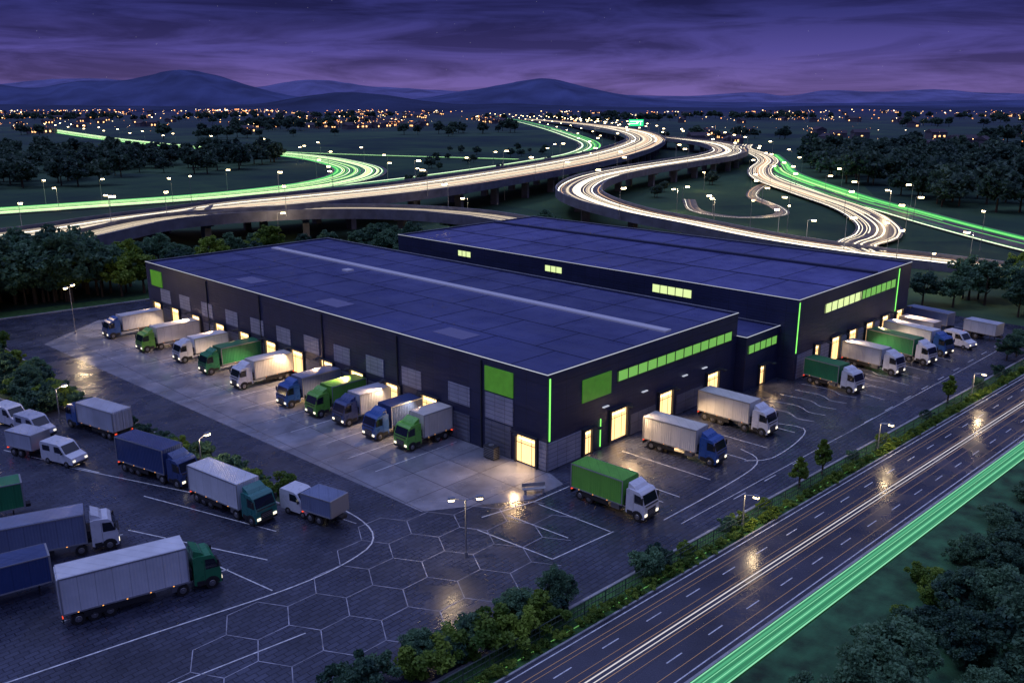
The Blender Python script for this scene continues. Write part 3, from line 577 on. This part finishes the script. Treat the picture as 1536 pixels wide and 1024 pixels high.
van(-23.6,12.4,-77,'white',3.9); trailer(-23.0,9.4,-77,3.6,'slate',2.8)
van(-35.3,41.6,-70,'white',4.8); trailer(-37,46.6,-70,4,'silver',2.9); van(-34.4,52.8,-75,'silver',5); van(-35.2,58.5,-75,'white',5)
tr2((-28.3,41.4),(-30.3,50.6),-1.25,'blue','silver',3.5,on=False)

mb=MB(); mb.box(-.8,.8,-.45,.45,.08,1.5,M['darksteel'])
for k in range(6): mb.box(-.82,.82,-.47,.47,.25+k*.2,.29+k*.2,M['steel'])
mb.box(-.7,-.5,-.4,.4,0,.08,M['darksteel']); mb.box(.5,.7,-.4,.4,0,.08,M['darksteel']); mb.cyl((0,0,1.5),(0,0,1.6),.32,.32,M['steel'],14)
mb.obj('cooling_unit',None,(-1.4,6.9,.016),1.57,bevel=.02)
mb=MB(); mb.box(-1.2,1.2,-.3,.3,.42,.5,M['kerb']); mb.box(-1,-.8,-.25,.25,0,.42,M['kerb']); mb.box(.8,1,-.25,.25,0,.42,M['kerb']); mb.box(-1.2,1.2,.26,.32,.55,.95,M['kerb']); mb.box(-1,-.92,.22,.26,.5,.95,M['kerb']); mb.box(.92,1,.22,.26,.5,.95,M['kerb'])
mb.obj('bench',None,(-4.6,-2.4,.016),-.6,bevel=.02)
mb=MB(); sg=mat('sign_green',(.02,.3,.12),.4,emis=(.03,.9,.30),es=1.2); sw=glow('sign_white',(.8,1,.9),2)
mb.box(-8,8,-.3,.3,10,17,sg); mb.box(-7,7,-.42,-.31,14.6,15.4,sw); mb.box(-7,2,-.42,-.31,12.2,12.9,sw); mb.box(4.4,5.2,-.42,-.31,11,13.9,sw)
for s in(-6,6): mb.cyl((s,.5,0),(s,.5,17),.35,.3,M['steel'],8)
mb.obj('road_sign',None,(751,539,0),-.78)

# ------------------------------------------------------------------ foliage
def tree_mesh(name,h,cw,ncl,nl,ls,lm,seed,trunk=True,flat=1.0,conic=0):
    r=np.random.default_rng(seed); mb=MB()
    cz=h*.6 if trunk else h*.5
    if trunk:
        mb.cyl((0,0,-.1),(0,0,h*.5),h*.028+.05,h*.014+.02,M['bark'],8)
        for k in range(7):
            a=r.random()*6.28; z=h*(.25+.3*r.random()); rr=cw*(.45+.35*r.random()); mb.cyl((0,0,z),(rr*math.cos(a),rr*math.sin(a),z+h*.22),h*.012+.02,.02,M['bark'],5)
        mb.cyl((0,0,h*.5),(r.normal()*.1,r.normal()*.1,h*.85),h*.014+.02,.02,M['bark'],6)
    cs=[]
    while len(cs)<ncl:
        p=r.uniform(-1,1,3); q=np.linalg.norm(p)
        if q>1 or q<.45: continue
        if p[2]<-.5 and trunk: continue
        wz=(1-conic*(p[2]+1)/2)
        cs.append((p[0]*cw*wz*(1+.2*r.normal()),p[1]*cw*wz*(1+.2*r.normal()),cz+p[2]*h*.42*flat))
    mb_v=[];F=[]
    for c in cs:
        cr_=cw*r.uniform(.18,.36)
        P=r.normal(size=(nl,3)); P/=np.linalg.norm(P,axis=1)[:,None]; P*=cr_*r.uniform(.55,1.05,size=(nl,1)); P[:,2]*=.7; P+=np.array(c)
        for p in P:
            if p[2]<.03: continue
            a=r.normal(size=3)*.8+np.array([0,0,.9]); a/=np.linalg.norm(a); t=np.cross(a,r.normal(size=3)); t/=np.linalg.norm(t)+1e-6; b_=np.cross(a,t); s=ls*r.uniform(.6,1.3)
            k=len(mb_v); mb_v+= [tuple(p+t*s),tuple(p+b_*s*.65),tuple(p-t*s),tuple(p-b_*s*.65)]; F.append((k,k+1,k+2,k+3))
    base=len(mb.v); mb.v+=mb_v; mb.f+=[tuple(base+i for i in f) for f in F]; k=mb.mi(lm); mb.m+=[k]*len(F)
    return mb.mesh(name)
NEAR=[tree_mesh('broadleaf_near',7.5,3.2,70,190,.19,M['leaf_dark'],i) for i in range(3)]
MID=[tree_mesh('broadleaf_mid',9,3.8,50,75,.36,M['leaf_dark'],10+i) for i in range(3)]
MIDG=[tree_mesh('broadleaf_green',8,3.2,50,80,.32,M['leaf_green'],20+i) for i in range(2)]
FAR=[tree_mesh('broadleaf_far',10,5,28,30,.95,M['leaf_far'],30+i) for i in range(3)]
BUSH=[tree_mesh('bush_leaves',1.8,1.25,30,110,.11,M['leaf_dark'],40+i,False) for i in range(2)]
BUSHG=[tree_mesh('bush_leaves_green',1.8,1.25,30,110,.11,M['leaf_green'],50+i,False) for i in range(2)]
CON=[tree_mesh('conifer_leaves',4.0,1.25,40,90,.14,M['leaf_green'],60,True,1.0,.75)]
def put(name,me,x,y,s=1,parent=None,z=0,sz=None):
    o=bpy.data.objects.new(name,me); COL.objects.link(o); o.location=(x,y,z); o.rotation_euler=(0,0,random.uniform(0,6.28)); o.scale=(s,s,sz or s*random.uniform(.85,1.15))
    if parent: o.parent=parent
    return o
RP=np.vstack([C[:,:2] for C,_ in ROADS]); RW=np.hstack([Wd for _,Wd in ROADS])
def clear(x,y,mg):
    d=np.hypot(RP[:,0]-x,RP[:,1]-y)-RW/2; return d.min()>mg
def scatter(pname,meshes,pts_fn,n,smin,smax,mg=5,single=False):
    P=None if single else empty(pname); k=0; tries=0
    while k<n and tries<n*12:
        tries+=1; x,y=pts_fn()
        if not clear(x,y,mg): continue
        put('tree' if not single else pname,random.choice(meshes),x,y,random.uniform(smin,smax),P); k+=1
U=random.uniform
scatter('tree',MID,lambda:(U(-56,6),U(121,145)),85,.85,1.4,3,True)
scatter('tree',MIDG,lambda:(U(-8,12),U(118,128)),9,.85,1.2,3,True)
scatter('tree',MID,lambda:(U(12,60),U(104,148)),26,.5,.85,4,True)
scatter('tree',MIDG,lambda:(U(30,52),U(108,140)),6,.7,.95,4,True)
scatter('tree',MID,lambda:(U(64,125),U(92,140)),30,.45,.8,4,True)
scatter('tree',MID+MIDG,lambda:(U(98,118),U(10,85)),20,.4,.65,4,True)
scatter('tree',MID+MIDG[:1],lambda:(U(108,140),U(-34,2)),24,.55,.9,4,True)
def lf():
    while True:
        X,Y=U(-480,-150),U(390,620)
        if X>-.30*Y-60 and Y<470: continue
        return V(X,Y)
scatter('forest',FAR,lf,320,.7,1.3,10)
def rf():
    while True:
        x,y=V(U(110,400),U(300,640))
        if (x-222)*136-(y-28)*151>2200: return x,y
scatter('forest',FAR,rf,400,.8,1.4,8)
# hedgerows and copses across the valley
rc=random.Random(5); cops=[V(rc.uniform(-1000,1000),rc.uniform(720,2000)) for _ in range(46)]
def cp_():
    c=rc.choice(cops); return c[0]+rc.gauss(0,44),c[1]+rc.gauss(0,24)
scatter('forest',FAR,cp_,520,.8,1.5,12)
scatter('forest',FAR,lambda:V(U(-60,120),U(330,700)),44,.35,.6,8)
# roadside trees, near right: a belt that thickens away from the road
k=0; placed=[]; tries=0
while k<170 and tries<20000:
    tries+=1
    u=U(0,140); s=U(.34,.62) if random.random()<.45 else U(.6,.92); d=U(14,52); x,y=rd(u,d)
    dist=math.hypot(x+64,y+57); dm=12.7+(7.6*s)/38*dist*.69*.9+1.4*s
    if d<dm or d>dm+24: continue
    if any((x-a)**2+(y-b_)**2<(2.6*(s+t_))**2*.62 for a,b_,t_ in placed): continue
    placed.append((x,y,s)); k+=1; put('tree',NEAR[k%3],x,y,s)
for k in range(80):
    u=U(2,120); x,y=rd(u,U(15.5,26)); put('bush',random.choice(BUSH+BUSH+BUSHG[:1]),x,y,U(.6,1.3))
# bottom verge + fence bushes
for (x,y,s,g) in [(-34,-15.2,1.3,0),(-31,-16.4,1.5,1),(-29,-16.9,1.2,0),(-27.3,-17.3,1.5,1),(-25.4,-17.7,1.4,1),(-23.5,-18,1.3,1),(-21.3,-18.1,1.5,1),(-19.4,-18.1,1.0,0),(-36.5,-14.6,1.2,0)]:
    put('bush',(BUSHG if g else BUSH)[random.randint(0,1)],x,y,s)
for x,y,s in [(-22.6,-17.2,.42),(-18.5,-17.6,.38),(-26.5,-16.8,.36),(-30.5,-15.8,.4)]: put('tree',NEAR[random.randint(0,2)],x,y,s)
for x,s,g in [(-9.6,1.25,0),(-8,1.0,0),(-4.5,.7,1),(2,.7,0),(4,.6,1),(8.5,.6,1),(26,.6,0),(33,.6,1),(45,.6,0),(62,.8,0),(70,.9,0),(85,1,0)]:
    put('bush',(BUSHG if g else BUSH)[random.randint(0,1)],x,fl(x)+.75,s)
put('conifer_tree',CON[0],15,-21.0,.85); put('conifer_tree',CON[0],19.6,-21.3,.85); put('conifer_tree',CON[0],52.5,-22.9,.85); put('tree',NEAR[1],79,-22.6,.5); put('tree',NEAR[0],83,-22.9,.5)
HB=empty('verge_hedge')
for k in range(110):
    x=-38+k*1.17+U(-.3,.3); put('hedge_clump',random.choice(BUSHG),x,fl(x)-.7,U(.32,.5),HB)
for k in range(19):
    t_=k/18; x=-27.2+t_*4.6+U(-.4,.4); y=59-t_*43.5+U(-1,1); put('bush',random.choice(BUSH+BUSHG[:1]),x,y,U(.6,1.2),z=.1)
for k in range(70):
    y=U(58,108); x=U(-36,-25.4) if y>70 else U(-31,-27); put('bush',random.choice(BUSH+BUSHG[:1]),x,y,U(.9,1.9),z=.1)
for k in range(16):
    y=58+k*3.1+U(-1,1); x=U(-33,-26.5) if y>68 else U(-30,-28); put('tree',NEAR[k%3],x,y,U(.36,.56),z=.1)

# ------------------------------------------------------------------ distant towns
hm=mat('house_walls',(.10,.09,.12),.9); rmm=mat('house_roofs',(.05,.04,.06),.9)
ws=[glow('town_window',(1,.5,.2),3.5),glow('town_lamp',(1,.62,.28),6),glow('town_lamp_orange',(1,.36,.10),4.5),glow('town_lamp_pale',(1,.8,.5),10)]
def town(n,X0,X1,Y0,Y1,seed,big=1,nc=10):
    r=random.Random(seed); mb=MB()
    cl=[(r.uniform(X0,X1),r.uniform(Y0,Y1),r.uniform(.4,1.6)) for _ in range(nc)]
    for k in range(n):
        c=r.choice(cl); X=c[0]+r.gauss(0,(X1-X0)*.06*c[2]); Y=c[1]+r.gauss(0,(Y1-Y0)*.09*c[2]); x,y=V(X,Y); sc=Y/1000.0
        R=Matrix.Translation((x,y,0))@Matrix.Rotation(r.uniform(0,3.1),4,'Z'); a=r.uniform(5,10); b_=r.uniform(4,7); h=r.uniform(4,7)
        if k%5==0:
            mb.box(-a,a,-b_,b_,-.2,h,hm,R)
            q=len(mb.v); mb.v+=[tuple(R@Vector(p)) for p in((-a-.4,-b_-.4,h),(a+.4,-b_-.4,h),(a+.4,b_+.4,h),(-a-.4,b_+.4,h),(-a,0,h+3),(a,0,h+3))]
            for f in((0,1,5,4),(2,3,4,5),(1,2,5),(3,0,4)): mb.f.append(tuple(q+i for i in f)); mb.m.append(mb.mi(rmm))
            for s in(-1,1):
                for u in(-.6,0,.6):
                    if r.random()<.5: mb.box(u*a-.9,u*a+.9,s*(b_+.02),s*(b_+.12),1.5,3.6,ws[0],R)
        else:
            s=r.choice([.14,.18,.22,.28,.45])*max(.8,sc)*big; z=r.uniform(5,9); mb.cyl((x,y,0),(x,y,z),.15,.1,M['steel'],4)
            mb.box(x-s,x+s,y-s,y+s,z,z+s*1.2,ws[r.choice([1,1,2,2,2,3])])
    mb.obj('town')
town(360,-1500,-520,1500,2900,1,nc=22); town(300,-430,-40,1100,1750,2,nc=12); town(220,-900,-100,1800,3200,3,nc=16); town(360,350,1700,1500,2800,4,nc=24)
town(90,180,420,660,1050,5,.8); town(70,400,640,640,1000,6,.8); town(50,-700,-350,1000,1400,7,.8); town(70,60,500,1400,2600,8)

# ------------------------------------------------------------------ camera
cam=bpy.data.cameras.new('camera'); co=bpy.data.objects.new('camera',cam); COL.objects.link(co)
cam.sensor_width=36; cam.lens=30.70; cam.clip_start=.5; cam.clip_end=40000
th=math.atan(362/1310); d=Vector((.719*math.cos(th),.695*math.cos(th),-math.sin(th)))
co.location=(-64.05,-56.8,38); co.rotation_euler=d.to_track_quat('-Z','Y').to_euler(); SC.camera=co
print('objects',len(bpy.data.objects))
